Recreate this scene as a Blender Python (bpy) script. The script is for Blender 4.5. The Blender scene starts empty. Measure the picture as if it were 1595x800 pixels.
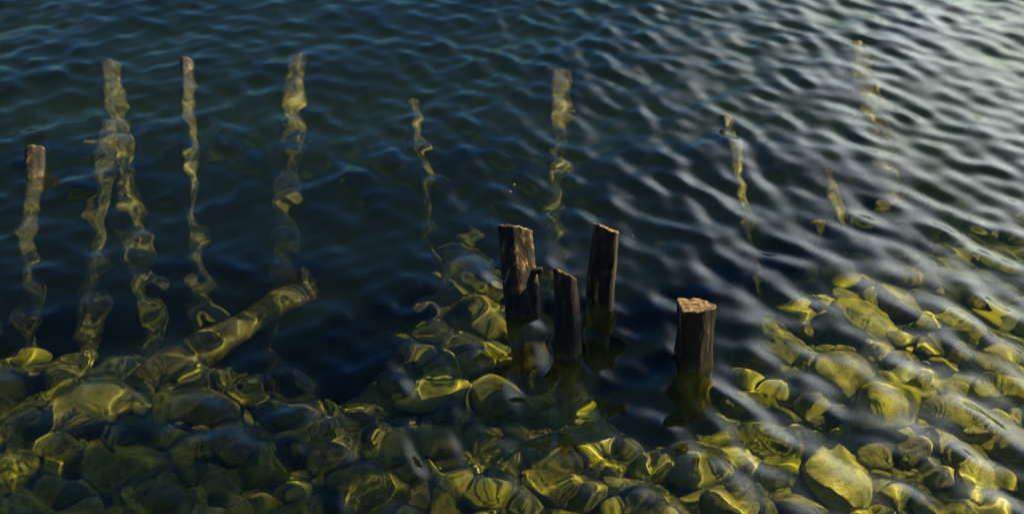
import bpy, math, random
import numpy as np
from mathutils import Vector, Matrix

R = math.radians
random.seed(7)
rng = np.random.default_rng(11)
sc = bpy.context.scene
col = sc.collection

# ------------------------------------------------------------------ camera
CAM_H, PITCH, LENS = 2.0, 32.0, 40.0
W, H = 1595.0, 800.0
cam = bpy.data.cameras.new('camera')
cam.lens, cam.sensor_width = LENS, 36.0
cam.clip_start, cam.clip_end = 0.05, 3000.0
cam.dof.use_dof, cam.dof.focus_distance, cam.dof.aperture_fstop = True, 3.35, 1.8
cam_o = bpy.data.objects.new('camera', cam)
cam_o.location = (0, 0, CAM_H)
cam_o.rotation_euler = (R(90 - PITCH), 0, 0)
col.objects.link(cam_o)
sc.camera = cam_o

# ------------------------------------------------------------------ sky, sun, exposure
SUN_EL, SUN_AZ = 38.0, 66.0            # azimuth: degrees to the right of the view direction (+Y)
sun_dir = Vector((math.sin(R(SUN_AZ)) * math.cos(R(SUN_EL)), math.cos(R(SUN_AZ)) * math.cos(R(SUN_EL)), math.sin(R(SUN_EL))))
world = bpy.data.worlds.new('World')
sc.world = world
world.use_nodes = True
wn, wl = world.node_tree.nodes, world.node_tree.links
wn.clear()
w_out = wn.new('ShaderNodeOutputWorld')
w_bg = wn.new('ShaderNodeBackground')
w_sky = wn.new('ShaderNodeTexSky')
w_sky.sky_type = 'NISHITA'
w_sky.sun_disc = False
w_sky.sun_elevation = R(SUN_EL)
w_sky.sun_rotation = R(SUN_AZ)
w_sky.air_density, w_sky.dust_density, w_sky.ozone_density = 0.8, 0.0, 2.2
w_sky.altitude = 3000.0
w_bg.inputs['Strength'].default_value = 0.05
# a bank of bright thin cloud on the side of the sun, in the sky itself
w_tc = wn.new('ShaderNodeTexCoord')
w_sep = wn.new('ShaderNodeSeparateXYZ'); wl.new(w_tc.outputs['Generated'], w_sep.inputs[0])
w_az = wn.new('ShaderNodeMath'); w_az.operation = 'ARCTAN2'
wl.new(w_sep.outputs['X'], w_az.inputs[0]); wl.new(w_sep.outputs['Y'], w_az.inputs[1])
w_noise = wn.new('ShaderNodeTexNoise')
w_noise.inputs['Scale'].default_value = 2.2
w_noise.inputs['Detail'].default_value = 4
wl.new(w_tc.outputs['Generated'], w_noise.inputs['Vector'])
w_add = wn.new('ShaderNodeMath'); w_add.operation = 'MULTIPLY_ADD'
wl.new(w_noise.outputs['Fac'], w_add.inputs[0]); w_add.inputs[1].default_value = 0.25
wl.new(w_az.outputs[0], w_add.inputs[2])
w_map = wn.new('ShaderNodeMapRange'); w_map.interpolation_type = 'SMOOTHERSTEP'
wl.new(w_add.outputs[0], w_map.inputs['Value'])
w_map.inputs['From Min'].default_value = R(7)
w_map.inputs['From Max'].default_value = R(44)
w_el = wn.new('ShaderNodeMapRange'); w_el.interpolation_type = 'SMOOTHERSTEP'
wl.new(w_sep.outputs['Z'], w_el.inputs['Value'])
w_el.inputs['From Min'].default_value = 0.26
w_el.inputs['From Max'].default_value = 0.80
w_el.inputs['To Min'].default_value = 1.0
w_el.inputs['To Max'].default_value = 0.0
w_back = wn.new('ShaderNodeMapRange'); w_back.interpolation_type = 'SMOOTHSTEP'      # the cloud thins out again far to the right
wl.new(w_az.outputs[0], w_back.inputs['Value'])
w_back.inputs['From Min'].default_value = R(56)
w_back.inputs['From Max'].default_value = R(95)
w_back.inputs['To Min'].default_value = 1.0
w_back.inputs['To Max'].default_value = 0.0
w_m1 = wn.new('ShaderNodeMath'); w_m1.operation = 'MULTIPLY'
wl.new(w_map.outputs['Result'], w_m1.inputs[0]); wl.new(w_el.outputs['Result'], w_m1.inputs[1])
w_m2 = wn.new('ShaderNodeMath'); w_m2.operation = 'MULTIPLY'
wl.new(w_m1.outputs[0], w_m2.inputs[0]); wl.new(w_back.outputs['Result'], w_m2.inputs[1])
w_mix = wn.new('ShaderNodeMix'); w_mix.data_type = 'RGBA'
wl.new(w_m2.outputs[0], w_mix.inputs['Factor'])
w_tint = wn.new('ShaderNodeMix'); w_tint.data_type = 'RGBA'; w_tint.blend_type = 'MULTIPLY'; w_tint.inputs['Factor'].default_value = 1.0
w_tint.inputs[7].default_value = (0.42, 0.80, 1.22, 1)                 # a deep clear mountain blue
wl.new(w_sky.outputs['Color'], w_tint.inputs[6])
wl.new(w_tint.outputs[2], w_mix.inputs[6])
w_mix.inputs[7].default_value = (33, 35, 39.5, 1)
wl.new(w_mix.outputs[2], w_bg.inputs['Color'])
wl.new(w_bg.outputs[0], w_out.inputs['Surface'])

sun = bpy.data.lights.new('sun', 'SUN')
sun.energy, sun.angle, sun.color = 5.0, R(0.5), (1.0, 0.84, 0.50)
sun_o = bpy.data.objects.new('sun', sun)
sun_o.rotation_euler = (-sun_dir).to_track_quat('-Z', 'Y').to_euler()
sun_o.location = sun_dir * 40
col.objects.link(sun_o)
sun.cycles.is_caustics_light = True

sc.view_settings.view_transform = 'Standard'
sc.view_settings.look = 'None'
sc.view_settings.gamma = 1.0
sc.view_settings.use_curve_mapping = False
sc.view_settings.exposure = 1.08
sc.cycles.caustics_refractive = True
sc.cycles.caustics_reflective = False
sc.cycles.max_bounces = 10
sc.cycles.transmission_bounces = 8
sc.cycles.glossy_bounces = 4
sc.cycles.diffuse_bounces = 3
sc.cycles.sample_clamp_indirect = 4.0
sc.cycles.use_denoising = True

# ------------------------------------------------------------------ pixel -> place (straight in air, refracted below the calm water level z = 0)
F = LENS / 36.0 * W
cp, sp = math.cos(R(PITCH)), math.sin(R(PITCH))
def ray(px, py):
    a, b = (px - W / 2) / F, (H / 2 - py) / F
    return Vector((a, cp + b * sp, -sp + b * cp)).normalized()
def at(px, py, z):
    d = ray(px, py)
    o = Vector((0, 0, CAM_H))
    if z >= 0:
        return o + d * ((z - CAM_H) / d.z)
    p = o + d * (-CAM_H / d.z)
    n = 1.333
    c = -d.z
    k = math.sqrt(1 - (1 - c * c) / (n * n))
    t = Vector((d.x / n, d.y / n, -k))
    return p + t * (z / t.z)

# ------------------------------------------------------------------ helpers
def tag(o, label=None, cat=None, group=None, kind=None):
    for k, v in (('label', label), ('category', cat), ('group', group), ('kind', kind)):
        if v: o[k] = v
    return o
def new_obj(name, me, parent=None):
    o = bpy.data.objects.new(name, me)
    col.objects.link(o)
    if parent: o.parent = parent
    return o
def empty(name, loc):
    o = bpy.data.objects.new(name, None)
    o.empty_display_size = 0.1
    o.location = loc
    col.objects.link(o)
    return o
def mesh_np(name, verts, quads, mat, smooth=True):
    me = bpy.data.meshes.new(name)
    verts = np.asarray(verts, dtype=np.float32); quads = np.asarray(quads, dtype=np.int32)
    k = quads.shape[1]
    me.vertices.add(len(verts)); me.vertices.foreach_set('co', verts.ravel())
    me.loops.add(quads.size); me.loops.foreach_set('vertex_index', quads.ravel())
    me.polygons.add(len(quads)); me.polygons.foreach_set('loop_start', np.arange(0, quads.size, k, dtype=np.int32))
    me.update(calc_edges=True)
    me.validate()
    me.polygons.foreach_set('use_smooth', np.full(len(me.polygons), smooth))
    me.materials.append(mat)
    return me
def grid_quads(nx, ny):
    i = np.arange(nx - 1)[None, :] + nx * np.arange(ny - 1)[:, None]
    i = i.ravel()
    return np.stack([i, i + 1, i + nx + 1, i + nx], 1)
def mat(name):
    m = bpy.data.materials.new(name); m.use_nodes = True
    nt = m.node_tree
    return m, nt.nodes, nt.links, nt.nodes['Principled BSDF'], nt.nodes['Material Output']
def node(ns, t, **kw):
    n = ns.new(t)
    for k, v in kw.items():
        if k.startswith('in_'):
            n.inputs[k[3:].replace('_', ' ')].default_value = v
        else: setattr(n, k, v)
    return n
def vnoise(P, scale, octaves=4, seed=0, gain=0.5):
    """smooth value noise of 3-D points, -1..1"""
    r = np.zeros(len(P)); a = 1.0; tot = 0
    def h(i):
        v = (i[:, 0] * 374761393 + i[:, 1] * 668265263 + i[:, 2] * 1274126177 + seed * 974634777) & 0xffffffff
        v = ((v ^ (v >> 13)) * 1274126177) & 0xffffffff
        v = v ^ (v >> 16)
        return (v & 0xffff) / 32767.5 - 1
    for o in range(octaves):
        q = P * scale * 2 ** o + 17.3 * o
        i = np.floor(q).astype(np.int64); f = q - i; u = f * f * (3 - 2 * f)
        s = 0
        for dx in (0, 1):
            for dy in (0, 1):
                for dz in (0, 1):
                    w = (u[:, 0] if dx else 1 - u[:, 0]) * (u[:, 1] if dy else 1 - u[:, 1]) * (u[:, 2] if dz else 1 - u[:, 2])
                    s = s + w * h(i + np.array([dx, dy, dz]))
        r += a * s; tot += a; a *= gain
    return r / tot

# ------------------------------------------------------------------ materials
def ramp(ns, stops):
    r = ns.new('ShaderNodeValToRGB')
    e = r.color_ramp.elements
    while len(e) < len(stops): e.new(0.5)
    for x, (p, c) in zip(e, stops):
        x.position = p; x.color = (*c, 1)
    return r
def stone_mat():
    m, n, l, b, out = mat('algae_stone')
    tc = n.new('ShaderNodeTexCoord'); oi = n.new('ShaderNodeObjectInfo')
    big = node(n, 'ShaderNodeTexNoise', in_Scale=2.2, in_Detail=9.0, in_Roughness=0.66)
    off = node(n, 'ShaderNodeVectorMath', operation='SCALE'); off.inputs[0].default_value = (31, 17, 53)
    l.new(oi.outputs['Random'], off.inputs['Scale'])
    add = node(n, 'ShaderNodeVectorMath', operation='ADD')
    l.new(tc.outputs['Object'], add.inputs[0]); l.new(off.outputs[0], add.inputs[1])
    l.new(add.outputs[0], big.inputs['Vector'])
    cr = ramp(n, [(0.27, (0.045, 0.048, 0.008)), (0.42, (0.21, 0.202, 0.012)), (0.56, (0.44, 0.405, 0.018)), (0.75, (0.52, 0.49, 0.12))])
    l.new(big.outputs['Fac'], cr.inputs['Fac'])
    hsv = n.new('ShaderNodeHueSaturation')
    mr = node(n, 'ShaderNodeMapRange'); mr.inputs['To Min'].default_value = 0.6; mr.inputs['To Max'].default_value = 1.25
    l.new(oi.outputs['Random'], mr.inputs['Value']); l.new(mr.outputs['Result'], hsv.inputs['Value'])
    wn_ = node(n, 'ShaderNodeTexWhiteNoise', noise_dimensions='1D'); l.new(oi.outputs['Random'], wn_.inputs['W'])
    ms = node(n, 'ShaderNodeMapRange'); ms.inputs['To Min'].default_value = 0.84; ms.inputs['To Max'].default_value = 1.05
    l.new(wn_.outputs['Value'], ms.inputs['Value']); l.new(ms.outputs['Result'], hsv.inputs['Saturation'])
    l.new(cr.outputs['Color'], hsv.inputs['Color'])
    l.new(hsv.outputs['Color'], b.inputs['Base Color'])
    b.inputs['Roughness'].default_value = 0.85
    fine = node(n, 'ShaderNodeTexNoise', in_Scale=22.0, in_Detail=8.0, in_Roughness=0.7)
    l.new(add.outputs[0], fine.inputs['Vector'])
    bp = node(n, 'ShaderNodeBump', in_Strength=0.6, in_Distance=0.02)
    l.new(fine.outputs['Fac'], bp.inputs['Height']); l.new(bp.outputs['Normal'], b.inputs['Normal'])
    return m
def wood_mat(name, pale=1.0):
    """dark weathered bark above the water line, yellow-green algae below it"""
    m, n, l, b, out = mat(name)
    tc = n.new('ShaderNodeTexCoord'); geo = n.new('ShaderNodeNewGeometry')
    mp = node(n, 'ShaderNodeMapping'); mp.inputs['Scale'].default_value = (1, 1, 0.22)
    l.new(geo.outputs['Position'], mp.inputs['Vector'])
    gr = node(n, 'ShaderNodeTexNoise', in_Scale=48.0, in_Detail=7.0, in_Roughness=0.65)
    l.new(mp.outputs[0], gr.inputs['Vector'])
    bark = ramp(n, [(0.3, (0.008, 0.007, 0.006)), (0.52, (0.028, 0.018, 0.010)), (0.60, (0.12, 0.072, 0.026)), (0.70, (0.60, 0.38, 0.10))])
    pa = node(n, 'ShaderNodeTexNoise', in_Scale=11.0, in_Detail=5.0, in_Roughness=0.6)
    l.new(mp.outputs[0], pa.inputs['Vector'])
    pm = node(n, 'ShaderNodeMath', operation='MULTIPLY_ADD'); l.new(pa.outputs['Fac'], pm.inputs[0]); pm.inputs[1].default_value = 0.55; pm.inputs[2].default_value = -0.305
    ps = node(n, 'ShaderNodeMath', operation='ADD'); l.new(pm.outputs[0], ps.inputs[0]); l.new(gr.outputs['Fac'], ps.inputs[1])
    l.new(ps.outputs[0], bark.inputs['Fac'])
    pt = node(n, 'ShaderNodeTexNoise', in_Scale=22.0, in_Detail=7.0, in_Roughness=0.66)
    l.new(mp.outputs[0], pt.inputs['Vector'])
    alg = ramp(n, [(p, tuple(c * pale for c in q)) for p, q in ((0.32, (0.035, 0.034, 0.007)), (0.51, (0.13, 0.12, 0.013)), (0.67, (0.38, 0.33, 0.026)))])
    l.new(pt.outputs['Fac'], alg.inputs['Fac'])
    sep = n.new('ShaderNodeSeparateXYZ'); l.new(geo.outputs['Position'], sep.inputs[0])
    wav = node(n, 'ShaderNodeMath', operation='MULTIPLY_ADD'); l.new(pt.outputs['Fac'], wav.inputs[0]); wav.inputs[1].default_value = 0.12
    l.new(sep.outputs['Z'], wav.inputs[2])
    mr = node(n, 'ShaderNodeMapRange'); mr.inputs['From Min'].default_value = 0.0; mr.inputs['From Max'].default_value = 0.08
    mr.inputs['To Min'].default_value = 1.0; mr.inputs['To Max'].default_value = 0.0
    l.new(wav.outputs[0], mr.inputs['Value'])
    mx = node(n, 'ShaderNodeMix', data_type='RGBA')
    l.new(mr.outputs['Result'], mx.inputs['Factor']); l.new(bark.outputs['Color'], mx.inputs[6]); l.new(alg.outputs['Color'], mx.inputs[7])
    l.new(mx.outputs[2], b.inputs['Base Color'])
    wet = node(n, 'ShaderNodeMapRange'); wet.inputs['From Min'].default_value = 0.03; wet.inputs['From Max'].default_value = 0.09
    wet.inputs['To Min'].default_value = 0.35; wet.inputs['To Max'].default_value = 0.85
    l.new(wav.outputs[0], wet.inputs['Value']); l.new(wet.outputs['Result'], b.inputs['Roughness'])
    bp = node(n, 'ShaderNodeBump', in_Strength=0.8, in_Distance=0.012)
    l.new(gr.outputs['Fac'], bp.inputs['Height']); l.new(bp.outputs['Normal'], b.inputs['Normal'])
    return m
def cut_mat():
    m, n, l, b, out = mat('cut_wood')
    tc = n.new('ShaderNodeTexCoord')
    gr = node(n, 'ShaderNodeTexNoise', in_Scale=60.0, in_Detail=8.0, in_Roughness=0.7)
    l.new(tc.outputs['Object'], gr.inputs['Vector'])
    cr = ramp(n, [(0.40, (0.03, 0.018, 0.008)), (0.54, (0.20, 0.12, 0.04)), (0.70, (0.62, 0.40, 0.13))])
    l.new(gr.outputs['Fac'], cr.inputs['Fac']); l.new(cr.outputs['Color'], b.inputs['Base Color'])
    b.inputs['Roughness'].default_value = 0.9
    bp = node(n, 'ShaderNodeBump', in_Strength=1.0, in_Distance=0.01)
    l.new(gr.outputs['Fac'], bp.inputs['Height']); l.new(bp.outputs['Normal'], b.inputs['Normal'])
    return m
def bed_mat():
    m, n, l, b, out = mat('silt')
    tc = n.new('ShaderNodeTexCoord')
    g = node(n, 'ShaderNodeTexNoise', in_Scale=3.0, in_Detail=9.0, in_Roughness=0.65)
    l.new(tc.outputs['Object'], g.inputs['Vector'])
    cr = ramp(n, [(0.3, (0.04, 0.05, 0.022)), (0.6, (0.10, 0.11, 0.035)), (0.8, (0.16, 0.16, 0.05))])
    l.new(g.outputs['Fac'], cr.inputs['Fac']); l.new(cr.outputs['Color'], b.inputs['Base Color'])
    b.inputs['Roughness'].default_value = 0.95
    return m
def water_mat():
    m, n, l, b, out = mat('lake_water')
    n.remove(b)
    g = node(n, 'ShaderNodeBsdfGlass', in_IOR=1.333, in_Roughness=0.05)      # ripples too small to model spread the mirrored sky a little
    l.new(g.outputs[0], out.inputs['Surface'])
    return m
def murk_mat():
    m, n, l, b, out = mat('lake_murk')
    n.remove(b)
    va = node(n, 'ShaderNodeVolumeAbsorption')
    s = (0.60, 0.43, 1.15)                    # absorbed per metre: red, green, blue
    D = max(s) * 1.05
    va.inputs['Density'].default_value = D
    va.inputs['Color'].default_value = (1 - s[0] / D, 1 - s[1] / D, 1 - s[2] / D, 1)
    vs = node(n, 'ShaderNodeVolumeScatter')
    vs.inputs['Color'].default_value = (0.42, 0.80, 0.50, 1); vs.inputs["Density"].default_value = 0.19
    ad = n.new('ShaderNodeAddShader')
    l.new(va.outputs[0], ad.inputs[0]); l.new(vs.outputs[0], ad.inputs[1])
    l.new(ad.outputs[0], out.inputs['Volume'])
    return m
M = {'stone': stone_mat(), 'wood': wood_mat('stake_wood', 0.8), 'old_wood': wood_mat('sunken_wood', 0.55), 'cut': cut_mat(), 'bed': bed_mat(), 'water': water_mat(), 'murk': murk_mat()}

# ------------------------------------------------------------------ lake bed: a stony bank that slopes off into deep water
def sm(a, b, x):
    t = np.clip((x - a) / (b - a), 0, 1)
    return t * t * (3 - 2 * t)
def bed_z(x, y):
    x, y = np.asarray(x, float), np.asarray(y, float)
    # where the bank ends: a wavy edge, nearer in the middle, farther out on the right
    edge = 3.05 + 0.15 * np.sin(x * 1.7 + 0.5) - 0.75 * np.exp(-((x - 0.45) / 0.32) ** 2) - 0.3 * np.exp(-((x + 0.55) / 0.3) ** 2) + 0.75 * sm(0.8, 1.5, x) + 0.75 * np.exp(-((x + 0.17) / 0.17) ** 2)
    base = -0.24 - 0.14 * (y - 1.9)
    base = base + 0.20 * sm(0.6, 1.2, x) * sm(1.9, 2.6, y) + 0.05 * np.exp(-((x + 0.17) / 0.2) ** 2) * sm(2.2, 2.7, y)
    base = np.where(y < 1.2, -0.20 + (1.2 - y) * 0.35, base)
    drop = np.maximum(y - edge, 0)
    z = base - 1.7 * (1 - np.exp(-drop * 0.9)) - 0.15 * drop
    z = np.maximum(z, -9.0)
    shore = sm(7.5, 11.0, x - 0.15 * (y - 8)) 
    return z * (1 - shore) + shore * (0.5 + 0.06 * np.minimum(x, 40))
def axis(lo, hi, step, far, growth):
    a = list(np.arange(lo, hi + step / 2, step)); s = step
    while a[-1] < far: s *= growth; a.append(a[-1] + s)
    s = step
    while a[0] > -far: s *= growth; a.insert(0, a[0] - s)
    return np.array(a)
ax, ay = axis(-5, 5, 0.05, 900, 1.25), axis(-1, 8, 0.05, 900, 1.25)
X, Y = np.meshgrid(ax, ay)
Z = bed_z(X, Y) + 0.03 * vnoise(np.stack([X.ravel(), Y.ravel(), 0 * X.ravel()], 1), 2.0, 4, 3).reshape(X.shape)
Z = np.minimum(Z, 3.0)
bed = new_obj('lake_bed', mesh_np('lake_bed', np.stack([X.ravel(), Y.ravel(), Z.ravel()], 1), grid_quads(len(ax), len(ay)), M['bed']))
tag(bed, kind='structure'); bed['label'] = 'dark silty lake bed sloping away into deep water'
def on_bed(px, py):
    """the place on the lake bed that shows at a pixel through calm water"""
    lo, hi = -0.05, -6.0
    for _ in range(40):
        z = (lo + hi) / 2
        p = at(px, py, z)
        if float(bed_z(p.x, p.y)) < z: lo = z
        else: hi = z
    return at(px, py, (lo + hi) / 2)

# ------------------------------------------------------------------ water
wr = np.random.default_rng(5)
WAVES = []
for i in range(104):
    if i >= 80:
        th = R(36) + wr.normal(0, R(50)); lam = 0.055 * (0.10 / 0.055) ** wr.random(); slope = 0.006
    elif i % 5 < 3:
        th = R(36) + wr.normal(0, R(23)); lam = 0.095 * (0.27 / 0.095) ** wr.random(); slope = 0.026
    elif i % 5 == 3:
        th = R(138) + wr.normal(0, R(20)); lam = 0.09 * (0.3 / 0.09) ** wr.random(); slope = 0.023
    else:
        th = wr.random() * 6.283; lam = 0.3 * (1.2 / 0.3) ** wr.random(); slope = 0.016
    k = 2 * math.pi / lam
    WAVES.append((k * math.cos(th), k * math.sin(th), slope / k, wr.random() * 6.283, lam))
ax, ay = axis(-3.4, 3.4, 0.011, 900, 1.16), axis(1.2, 7.2, 0.011, 900, 1.16)
X, Y = np.meshgrid(ax, ay)
cell = np.maximum(np.gradient(ax)[None, :], np.gradient(ay)[:, None])
Z = np.zeros_like(X)
for kx, ky, a, ph, lam in WAVES:
    Z += a * np.sin(kx * X + ky * Y + ph) * np.clip(lam / (4 * cell) - 0.5, 0, 1)
# gusts and calmer patches; calmer on the left
SP = np.stack([X.ravel(), Y.ravel(), 0 * X.ravel()], 1)
gust = lambda P: 0.84 + 0.07 * sm(-0.5, 1.0, P[:, 0]) + 0.42 * (1 - sm(2.2, 3.4, P[:, 1])) * (1 - 0.4 * sm(-0.5, 1.0, P[:, 0])) + 0.22 * vnoise(P, 0.9, 2, 31)
Z *= gust(SP).reshape(X.shape)
water = new_obj('water', mesh_np('water', np.stack([X.ravel(), Y.ravel(), Z.ravel()], 1), grid_quads(len(ax), len(ay)), M['water']))
tag(water, kind='structure'); water['label'] = 'clear rippled lake water mirroring blue sky and pale cloud'
water.cycles.is_caustics_caster = True
# the faint green murk that fills the lake: one closed box of even density
CREST = float(Z.max()) + 0.004
print('crest', CREST)
bx = np.array([[x, y, z] for z in (-14, CREST) for y in (-60, 120) for x in (-90, 90)], float)
murk = new_obj('murk', mesh_np('murk', bx, [[0, 2, 3, 1], [4, 5, 7, 6], [0, 1, 5, 4], [2, 6, 7, 3], [0, 4, 6, 2], [1, 3, 7, 5]], M['murk'], False))
tag(murk, kind='stuff'); murk['label'] = 'faint green murk of the deep lake water'

# ------------------------------------------------------------------ stakes
def frame_of(d):
    d = d.normalized()
    s = d.cross(Vector((0, 1, 0))).normalized()
    return s, d.cross(s).normalized(), d
def trunk_mesh(pts, radii, seed, cut_slant=(0, 0), rough=0.1, ns=28, seg=0.012):
    """a rough round stem along a polyline; returns body verts/quads and the ring of its top"""
    P = [Vector(p) for p in pts]
    L = [0]
    for a, b in zip(P, P[1:]): L.append(L[-1] + (b - a).length)
    n = max(6, int(L[-1] / seg))
    V = []
    t = np.linspace(0, L[-1], n)
    C = np.stack([np.interp(t, L, [p[i] for p in P]) for i in range(3)], 1)
    # soften the bends
    for _ in range(12): C[1:-1] = (C[:-2] + 2 * C[1:-1] + C[2:]) / 4
    rad = np.interp(t, L, radii)
    s, u, d = frame_of(P[-1] - P[0])
    s, u = np.array(s), np.array(u)
    ang = np.linspace(0, 2 * np.pi, ns, endpoint=False)
    fr = np.random.default_rng(seed + 40)
    fa = np.arange(5) * 2 * np.pi / 5 + fr.uniform(-.45, .45, 5); fd = fr.uniform(0.80, 0.98, 5)
    facet = 1 / ((np.maximum(np.cos(ang[:, None] - fa[None, :]) / fd, 0.05) ** 9).sum(1) ** (1 / 9))
    facet = np.minimum(facet, 1.15) if rough > 0.09 else np.ones(ns)
    for i in range(n):
        dirs = np.cos(ang)[:, None] * s + np.sin(ang)[:, None] * u
        q = np.concatenate([dirs * 1.0, ], 0) + C[i] * 0
        nz = vnoise(np.stack([dirs @ s, dirs @ u, np.full(ns, t[i] * 3)], 1), 1.6, 2, seed) * 1.0
        fl = vnoise(np.stack([dirs @ s * 3, dirs @ u * 3, np.full(ns, t[i] * 5)], 1), 2.0, 3, seed + 5)
        r = rad[i] * facet * (1 + rough * 1.5 * nz + rough * 1.2 * fl)
        V.append(C[i] + dirs * r[:, None])
    V = np.array(V)                          # n x ns x 3, from the foot to the top
    # slanted cut: slide the top rings along the stem
    k = min(n - 1, max(2, int(0.09 / seg)))
    for i in range(n - k, n):
        w = (i - (n - k)) / max(1, k - 1)
        off = V[i] - C[i]
        V[i] += np.outer((off @ s) * cut_slant[0] + (off @ u) * cut_slant[1] + 0.2 * rad[i] * fr.normal(0, 0.25, ns) * (i == n - 1), np.array(d)) * w
    i = np.arange(n - 1)[:, None] * ns; j = np.arange(ns)[None, :]; j2 = (j + 1) % ns
    q = np.stack([i + j, i + j2, i + ns + j2, i + ns + j], -1).reshape(-1, 4)
    return V, q
def cut_mesh(name, ring, seed, mat_, bulge=0.004):
    c = ring.mean(0)
    axis_ = np.cross(ring[7] - c, ring[0] - c); axis_ = -axis_ / (np.linalg.norm(axis_) + 1e-9)
    if axis_[2] < 0: axis_ = -axis_
    V, ns = [], len(ring)
    rr = [1.0, 0.97, 0.85, 0.65, 0.42, 0.2, 0.04]
    for m_, f in enumerate(rr):
        p = c + (ring - c) * f
        h = bulge * (0 if m_ == 0 else 1) + (0.006 * vnoise(p, 60, 3, seed) if m_ else 0)
        V.append(p + axis_ * np.reshape(h, (-1, 1)) if m_ else p)
    V = np.array(V)
    n = len(rr)
    i = np.arange(n - 1)[:, None] * ns; j = np.arange(ns)[None, :]; j2 = (j + 1) % ns
    q = np.stack([i + j, i + j2, i + ns + j2, i + ns + j], -1).reshape(-1, 4)
    return mesh_np(name, V.reshape(-1, 3), q, mat_)
def add_stem(name, label, cat, group, pts, radii, seed, slant=(0, 0), rough=0.1, stubs=(), wood='wood'):
    base = Vector(pts[0])
    root = empty(name, base)
    tag(root, label, cat, group)
    rel = [Vector(p) - base for p in pts]
    V, q = trunk_mesh(rel, radii, seed, slant, rough)
    o = new_obj('trunk', mesh_np('trunk', V.reshape(-1, 3), q, M[wood]), root); o.cycles.is_caustics_receiver = True
    o = new_obj('cut_end', cut_mesh('cut_end', V[-1], seed, M['cut'] if pts[-1][2] > -0.02 else M[wood]), root); o.cycles.is_caustics_receiver = True
    n = len(V)
    for (f, dirv, ln, r0) in stubs:
        c = Vector(V[int(f * (n - 1))].mean(0))
        dv = Vector(dirv).normalized()
        SV, sq = trunk_mesh([c, c + dv * ln * 0.6, c + dv * ln], [r0 * 1.25, r0, r0 * 0.75], seed + 9, (0.2, 0.2), 0.12, 16, 0.008)
        sr = new_obj('branch_stub', mesh_np('branch_stub', SV.reshape(-1, 3), sq, M['wood']), root); sr.cycles.is_caustics_receiver = True
        e = new_obj('cut_end', cut_mesh('cut_end', SV[-1], seed + 3, M['wood']), sr); e.cycles.is_caustics_receiver = True
    return root
def px_r(p, wpx):
    """radius in metres of something WPX pixels wide at P"""
    return wpx / 2 * (Vector(p) - Vector((0, 0, CAM_H))).length / F
# (top px, top height, foot px, foot depth, width px top, width px foot, slant, label, stubs)
G = 'wooden stakes standing in the lake'
S = [
 ((800, 358), 0.235, (846, 700), -0.62, 49, 54, (0.22, 0.38), 'thick dark stake with short side stub and golden cut top, leftmost of the trio', [(0.865, (0.9, -0.2, 0.25), 0.075, 0.014)]),
 ((880, 428), 0.21, (893, 740), -0.60, 37, 42, (0.55, 0.4), 'slim dark stake with sloping cut top, shortest and nearest of the trio', []),
 ((943, 356), 0.25, (922, 640), -0.62, 43, 47, (0.45, 0.4), 'tall dark stake with top sloping down to the right, rightmost of the trio', []),
 ((1083, 476), 0.20, (1100, 690), -0.55, 57, 55, (0.12, 0.28), 'stout dark stake standing alone with a flat pale cut top in front of open water', []),
 ((55, 236), 0.045, (48, 520), -0.52, 31, 31, (0.1, 0.1), 'weathered stake with golden flared top nearest the left edge', []),
 ((168, 98), -0.03, (246, 560), -0.60, 30, 38, (0.1, 0), 'long leaning stake with a ragged pale top at the water surface', []),
 ((168, 188), -0.05, (138, 500), -0.58, 24, 36, (0.1, 0), 'stake crossing behind the long leaning stake and tilting the other way', [(0.93, (-0.8, -0.3, 0.4), 0.09, 0.014)]),
 ((291, 98), 0.012, (318, 500), -0.60, 22, 27, (0.1, 0), 'thin upright stake with small square top between leaning stake and greenish one', []),
 ((463, 88), -0.04, (432, 505), -0.64, 29, 27, (0, 0), 'pale greenish submerged stake rising behind the end of the sunken log', []),
 ((640, 155), -0.05, (690, 500), -0.64, 24, 25, (0, 0), 'slender yellow-green submerged stake standing alone over dark water', [(0.6, (0.5, 0.2, -0.3), 0.1, 0.015)]),
 ((872, 112), -0.04, (850, 440), -0.66, 33, 34, (0, 0), 'submerged stake with a broad pale top far behind the tall trio', [(0.9, (0.9, -0.2, 0.1), 0.07, 0.014)]),
 ((778, 255), -0.62, (765, 450), -1.2, 30, 32, (0, 0), 'very faint deep sunken stake behind the thick stake with the side stub', []),
 ((1130, 185), -0.015, (1196, 498), -0.52, 27, 23, (0.1, 0), 'thin bright edged stake with ragged brown top leaning toward the stone heap', []),
 ((1328, 70), -0.07, (1392, 345), -0.42, 46, 56, (0, 0), 'wide ghostly pale stake drowned in the bright sky reflection, farthest on the right', []),
 ((1282, 268), -0.05, (1335, 410), -0.36, 26, 34, (0, 0), 'short faint sunken stake under pale reflection, above the stone heap', []),
 ((1272, 345), -0.12, (1296, 462), -0.40, 24, 36, (0, 0), 'dim short sunken stump with green foot, closest to the top of the stone heap', []),
 ((1425, 300), -0.05, (1462, 410), -0.36, 28, 40, (0, 0), 'rightmost faint sunken stake with a green lit foot', []),
]
for i, (tp, th, fp, fz, w0, w1, sl, lab, st) in enumerate(S):
    T = at(*tp, th); B = at(*fp, fz)
    mid = (T + B) / 2 + Vector((random.uniform(-.02, .02), random.uniform(-.02, .02), 0))
    dn = (B - T).normalized()
    B2 = B + dn * max(0.05, (B.z - float(bed_z(B.x, B.y)) + 0.08) / max(0.2, -dn.z))
    add_stem('wooden_stake', lab, 'stake', G, [B2, B, mid, T], [px_r(B, w1), px_r(B, w1), (px_r(T, w0) + px_r(B, w1)) / 2, px_r(T, w0)], 20 + i, sl, 0.11, st)

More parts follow.
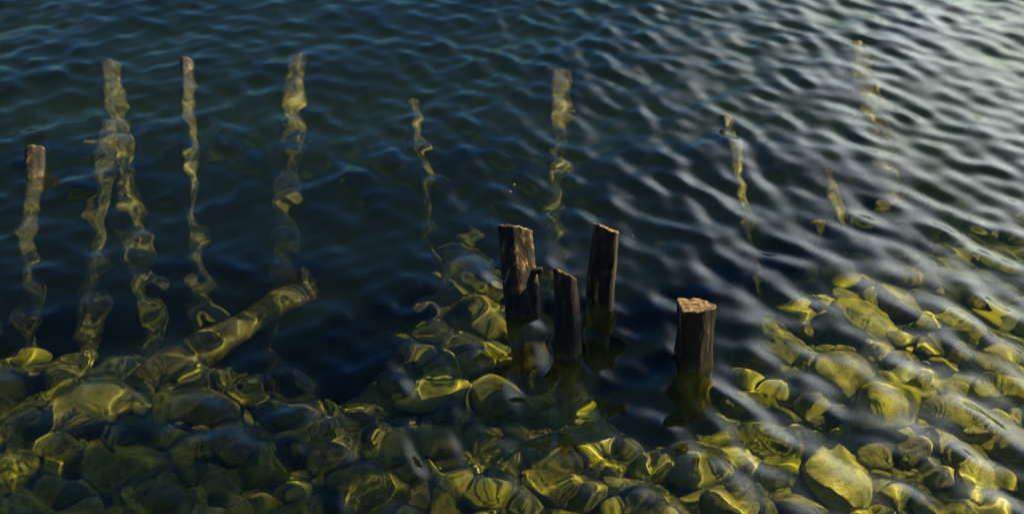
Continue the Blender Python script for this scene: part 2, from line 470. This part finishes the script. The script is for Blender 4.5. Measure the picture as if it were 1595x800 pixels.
# the sunken log
A, Bq = at(200, 618, -0.36), at(480, 440, -0.46)
add_stem('sunken_log', 'long thick sunken log slanting up to the right over the left stones', 'log', None,
         [A, (A + Bq) / 2 + Vector((0, 0, 0.02)), Bq], [px_r(A, 60), px_r(Bq, 58), px_r(Bq, 52)], 77, (0.1, 0), 0.08,
         [(0.62, (-0.5, 0.5, 0.6), 0.06, 0.016)], 'old_wood')

# ------------------------------------------------------------------ stones
import bmesh
def stone_mesh(seed):
    r = np.random.default_rng(seed)
    bm = bmesh.new(); bmesh.ops.create_icosphere(bm, subdivisions=4, radius=1)
    D = np.array([v.co[:] for v in bm.verts]); D /= np.linalg.norm(D, axis=1)[:, None]
    F_ = np.array([[v.index for v in f.verts] for f in bm.faces]); bm.free()
    n = r.integers(8, 12)
    N = r.normal(size=(n, 3)); N /= np.linalg.norm(N, axis=1)[:, None]
    dist = r.uniform(0.62, 1.0, n)
    q = (D @ N.T) / dist                               # 1/r of every plane
    p = 24.0
    inv = (np.maximum(q, 0.02) ** p).sum(1) ** (1 / p)
    rad = np.minimum(1 / inv, 1.25)
    rad *= 1 + 0.10 * vnoise(D, 1.8, 4, seed) + 0.035 * vnoise(D, 7.0, 3, seed + 3)
    V = D * rad[:, None] * np.array([1.0, r.uniform(.75, .95), r.uniform(.6, .8)])
    return mesh_np('stone', V, F_, M['stone'])
CLUMPS = 13
PROTO = [stone_mesh(100 + i) for i in range(14)]
def inside(px, py):
    """does a stone show here? the outline of the stone bank in the photograph"""
    xs = [-80, 0, 120, 300, 420, 560, 640, 700, 760, 800, 850, 900, 980, 1040, 1110, 1160, 1200, 1300, 1390, 1480, 1600, 1700]
    ys = [540, 545, 560, 585, 585, 575, 545, 500, 480, 480, 600, 690, 690, 720, 690, 580, 500, 465, 465, 500, 560, 580]
    return py > np.interp(px, xs, ys)
placed = []
def add_stone(px, py, wpx, label, group, zlift=0.0, tilt=None):
    p = on_bed(px, py)
    r = px_r(p, wpx)
    o = new_obj('stone', random.choice(PROTO))
    o.location = (p.x, p.y, float(bed_z(p.x, p.y)) + r * (0.28 + zlift))
    o.rotation_euler = (random.uniform(-.5, .5), random.uniform(-.5, .5), random.uniform(0, 6.28))
    o.scale = (r * random.uniform(.9, 1.15), r * random.uniform(.85, 1.1), r * random.uniform(.8, 1.05))
    o.cycles.is_caustics_receiver = True
    tag(o, label, 'stone', group)
    placed.append((px, py, wpx))
BIG = [
 (135, 655, 125, 'large broad stone with bright yellow sunlit patch, biggest of the shaded left stones'),
 (250, 660, 90, 'yellow flecked stone just right of the biggest left stone'),
 (320, 640, 90, 'rounded olive stone below the sunken log'),
 (405, 590, 60, 'small dome of a stone below the upper half of the sunken log'),
 (590, 595, 88, 'long olive boulder with bright right tip near the middle of the bank edge'),
 (690, 615, 110, 'ribbed yellow boulder left of the thick stake'),
 (740, 490, 80, 'topmost stone of the small heap left of the thick stake'),
 (1250, 505, 95, 'yellow boulder at the top left of the sunlit heap'),
 (1215, 545, 90, 'pointed bright stone at the left tip of the sunlit heap'),
 (1345, 510, 82, 'wide rounded boulder crowning the sunlit heap'),
 (1190, 625, 85, 'squarish stone left of the sunlit heap, right of the lone stake'),
 (1090, 735, 110, 'bright yellow boulder below the lone stake'),
 (560, 780, 120, 'flat stone with a glowing yellow edge at the bottom middle-left'),
 (740, 740, 40, 'small round stone with a glowing ring in the dark bottom middle'),
]
for (x, y, w, lab) in BIG: add_stone(x, y, w, lab, 'large stones of the bank', 0.15)
tries = 0
while len(placed) < 215 and tries < 60000:
    tries += 1
    x, y = random.uniform(-60, 1660), random.uniform(450, 850)
    w = random.choice([46, 56, 66, 78, 92, 110]) * (0.8 + 0.4 * (y - 450) / 350)
    if not inside(x, y): continue
    if any(math.hypot(x - a, (y - b) * 1.25) < (w + c) * 0.40 for a, b, c in placed): continue
    if x < 480: lab, g = 'olive stone in the dim left part of the submerged bank', 'stones of the dim left bank'
    elif x < 1020: lab, g = 'dark olive stone in the shaded middle of the submerged bank around the stakes', 'stones of the shaded middle bank'
    else: lab, g = 'yellow algae covered stone in the sunlit submerged heap on the right', 'stones of the sunlit right heap'
    add_stone(x, y, w, lab, g)
tries = 0
while len(placed) < 296 and tries < 40000:
    tries += 1
    x, y = random.uniform(-60, 1660), random.uniform(450, 850)
    w = random.uniform(34, 52)
    if not inside(x, y): continue
    if any(math.hypot(x - a, (y - b) * 1.25) < (w + c) * 0.33 for a, b, c in placed): continue
    if x < 480: lab, g = 'small olive stone wedged in the dim left part of the submerged bank', 'small stones of the dim left bank'
    elif x < 1020: lab, g = 'small dark stone in the shaded middle of the submerged bank around the stakes', 'small stones of the shaded middle bank'
    else: lab, g = 'small yellow algae covered stone in the sunlit submerged heap on the right', 'small stones of the sunlit right heap'
    add_stone(x, y, w, lab, g, 0.1)
print('stones', len(placed), tries)
# rubble between them: nobody could count it
bm = bmesh.new(); bmesh.ops.create_icosphere(bm, subdivisions=2, radius=1)
D = np.array([v.co[:] for v in bm.verts]); FF = np.array([[v.index for v in f.verts] for f in bm.faces]); bm.free()
VV, QQ, k = [], [], 0
for i in range(5200):
    x, y = rng.uniform(-3.2, 4.2), rng.uniform(1.0, 5.0)
    z = float(bed_z(x, y))
    if z < -1.3 or (z < -0.8 and rng.random() < 0.5): continue
    r = 0.012 + (0.05 if x > 0.6 else 0.036) * rng.random() ** 2
    V = D * (1 + 0.25 * vnoise(D + i * 3.1, 1.3, 2, 4))[:, None] * np.array([1, rng.uniform(.6, 1), rng.uniform(.4, .8)]) * r
    a = rng.uniform(0, 6.28); c_, s_ = math.cos(a), math.sin(a)
    V = V @ np.array([[c_, s_, 0], [-s_, c_, 0], [0, 0, 1]])
    VV.append(V + np.array([x, y, z + r * 0.2])); QQ.append(FF + k); k += len(D)
rub = new_obj('gravel', mesh_np('gravel', np.concatenate(VV), np.concatenate(QQ), M['stone']))
rub.cycles.is_caustics_receiver = True
tag(rub, kind='stuff'); rub['label'] = 'olive gravel between the submerged stones'

# ------------------------------------------------------------------ twigs lying on the stones
TW = [((165, 770), (205, 690), 5), ((240, 790), (285, 748), 6), ((205, 735), (165, 700), 4), ((268, 640), (350, 590), 5), ((60, 590), (125, 580), 4),
      ((475, 640), (520, 612), 5), ((200, 560), (230, 575), 4), ((612, 515), (586, 532), 2)]
TL = ['thin bright twig standing steeply among the lower left stones', 'thin yellow twig lying near the bottom edge on the left', 'short dark twig crossing the steep bright twig', 'long thin twig lying just below the sunken log',
      'pale twig lying above the biggest left stone', 'yellow twig poking out between stones left of the middle boulder', 'short twig beside the foot of the sunken log', 'hair thin twig drifting in the dark water left of the small heap']
for i, ((x0, y0), (x1, y1), w) in enumerate(TW):
    a, b = on_bed(x0, y0), on_bed(x1, y1)
    if i == 7: a, b = at(x0, y0, -0.3), at(x1, y1, -0.32)
    lift = 0.0 if i == 7 else 0.075
    a = a + Vector((0, 0, lift)); b = b + Vector((0, 0, lift + 0.02)); mid = (a + b) / 2 + Vector((0.01, 0.008, 0.015))
    r = px_r(a, w)
    V, q = trunk_mesh([a, mid, b], [r, r, r * 0.6], 300 + i, (0, 0), 0.15, 8, 0.01)
    o = new_obj('twig', mesh_np('twig', V.reshape(-1, 3), q, M['wood'])); o.cycles.is_caustics_receiver = True
    tag(o, TL[i], 'twig', 'twigs on the lake bed')

# ------------------------------------------------------------------ unseen tree added on the right shore, crown shaped to dapple the left bank
def leaf_mat():
    m, n, l, b, out = mat('leaf')
    g = n.new('ShaderNodeObjectInfo'); t = node(n, 'ShaderNodeTexNoise', in_Scale=2.0)
    cr = ramp(n, [(0.3, (0.035, 0.06, 0.015)), (0.7, (0.09, 0.12, 0.03))])
    l.new(t.outputs['Fac'], cr.inputs['Fac']); l.new(cr.outputs['Color'], b.inputs['Base Color'])
    b.inputs['Roughness'].default_value = 0.6
    return m
TB = Vector((12.4, 10.2, 0.9))
tree = tag(empty('shade_tree', TB), 'unseen leafy tree added on the right shore to shade the left stones', 'tree')
CC = Vector((-1.25, 1.83, -0.4)) + sun_dir * 12.5              # the crown's middle, set up the sun line from the stones it shades
rel = CC - TB
V, q = trunk_mesh([Vector((0, 0, -0.4)), rel * 0.35 + Vector((0, 0, 1.3)), rel * 0.8 + Vector((0, 0, .4)), rel], [0.24, 0.19, 0.12, 0.05], 90, (0, 0), 0.12, 20, 0.1)
new_obj('trunk', mesh_np('trunk', V.reshape(-1, 3), q, M['wood']), tree)
LV, LQ = [], []
tr = np.random.default_rng(21)
e1 = np.array(sun_dir.cross(Vector((0, 0, 1))).normalized()); e2 = np.cross(e1, np.array(sun_dir)); e3 = np.array(sun_dir)
nclump = 0
while nclump < CLUMPS:
    p = tr.normal(size=3); p /= np.linalg.norm(p); p *= tr.random() ** 0.4
    c = e1 * p[0] * 1.25 + e2 * p[1] * 0.45 + e3 * p[2] * 1.5
    nclump += 1
    rc = tr.uniform(0.22, 0.36)
    for _ in range(95):
        lp = c + tr.normal(size=3) * rc * 0.6
        t1 = tr.normal(size=3); t1 /= np.linalg.norm(t1); t2 = np.cross(t1, tr.normal(size=3)); t2 /= np.linalg.norm(t2)
        a_, b_ = 0.075, 0.035
        k = len(LV)
        LV += [lp - t1 * a_, lp + t2 * b_, lp + t1 * a_, lp - t2 * b_]; LQ.append([k, k + 1, k + 2, k + 3])
new_obj('crown', mesh_np('crown', np.array(LV) + np.array(rel), LQ, leaf_mat(), False), tree)

bed.cycles.is_caustics_receiver = True

# ------------------------------------------------------------------ flecks of foam and fluff drifting on the surface
def fleck_mat():
    m, n, l, b, out = mat('fluff')
    b.inputs['Base Color'].default_value = (0.75, 0.74, 0.70, 1); b.inputs['Roughness'].default_value = 0.9
    return m
FM = fleck_mat()
FL = [((801, 286), 'white fleck drifting above the thick stake with the side stub'), ((795, 297), 'smaller white fleck just below another fleck above the thick stake'),
      ((685, 725), 'white fleck floating over the dark stones at bottom centre'), ((376, 782), 'white fleck floating near the bottom edge on the left'),
      ((986, 363), 'tiny pale fleck drifting right of the tallest sloping stake'), ((1407, 72), 'tiny pale fleck in the grey sky reflection at the upper right')]
for i, ((px, py), lab) in enumerate(FL):
    p = at(px, py, 0.0)
    zz = float(gust(np.array([[p.x, p.y, 0.0]]))[0]) * sum(a * math.sin(kx * p.x + ky * p.y + ph) for kx, ky, a, ph, lam in WAVES)
    r = px_r(p, 2.6 if i < 4 else 1.8)
    V = D * (1 + 0.3 * vnoise(D + i * 5.7, 1.5, 2, 9))[:, None] * np.array([1, .8, .5]) * r
    o = new_obj('fluff_fleck', mesh_np('fluff_fleck', V, FF, FM)); o.location = (p.x, p.y, zz + r * 0.2)
    tag(o, lab, 'fleck', 'flecks drifting on the water')
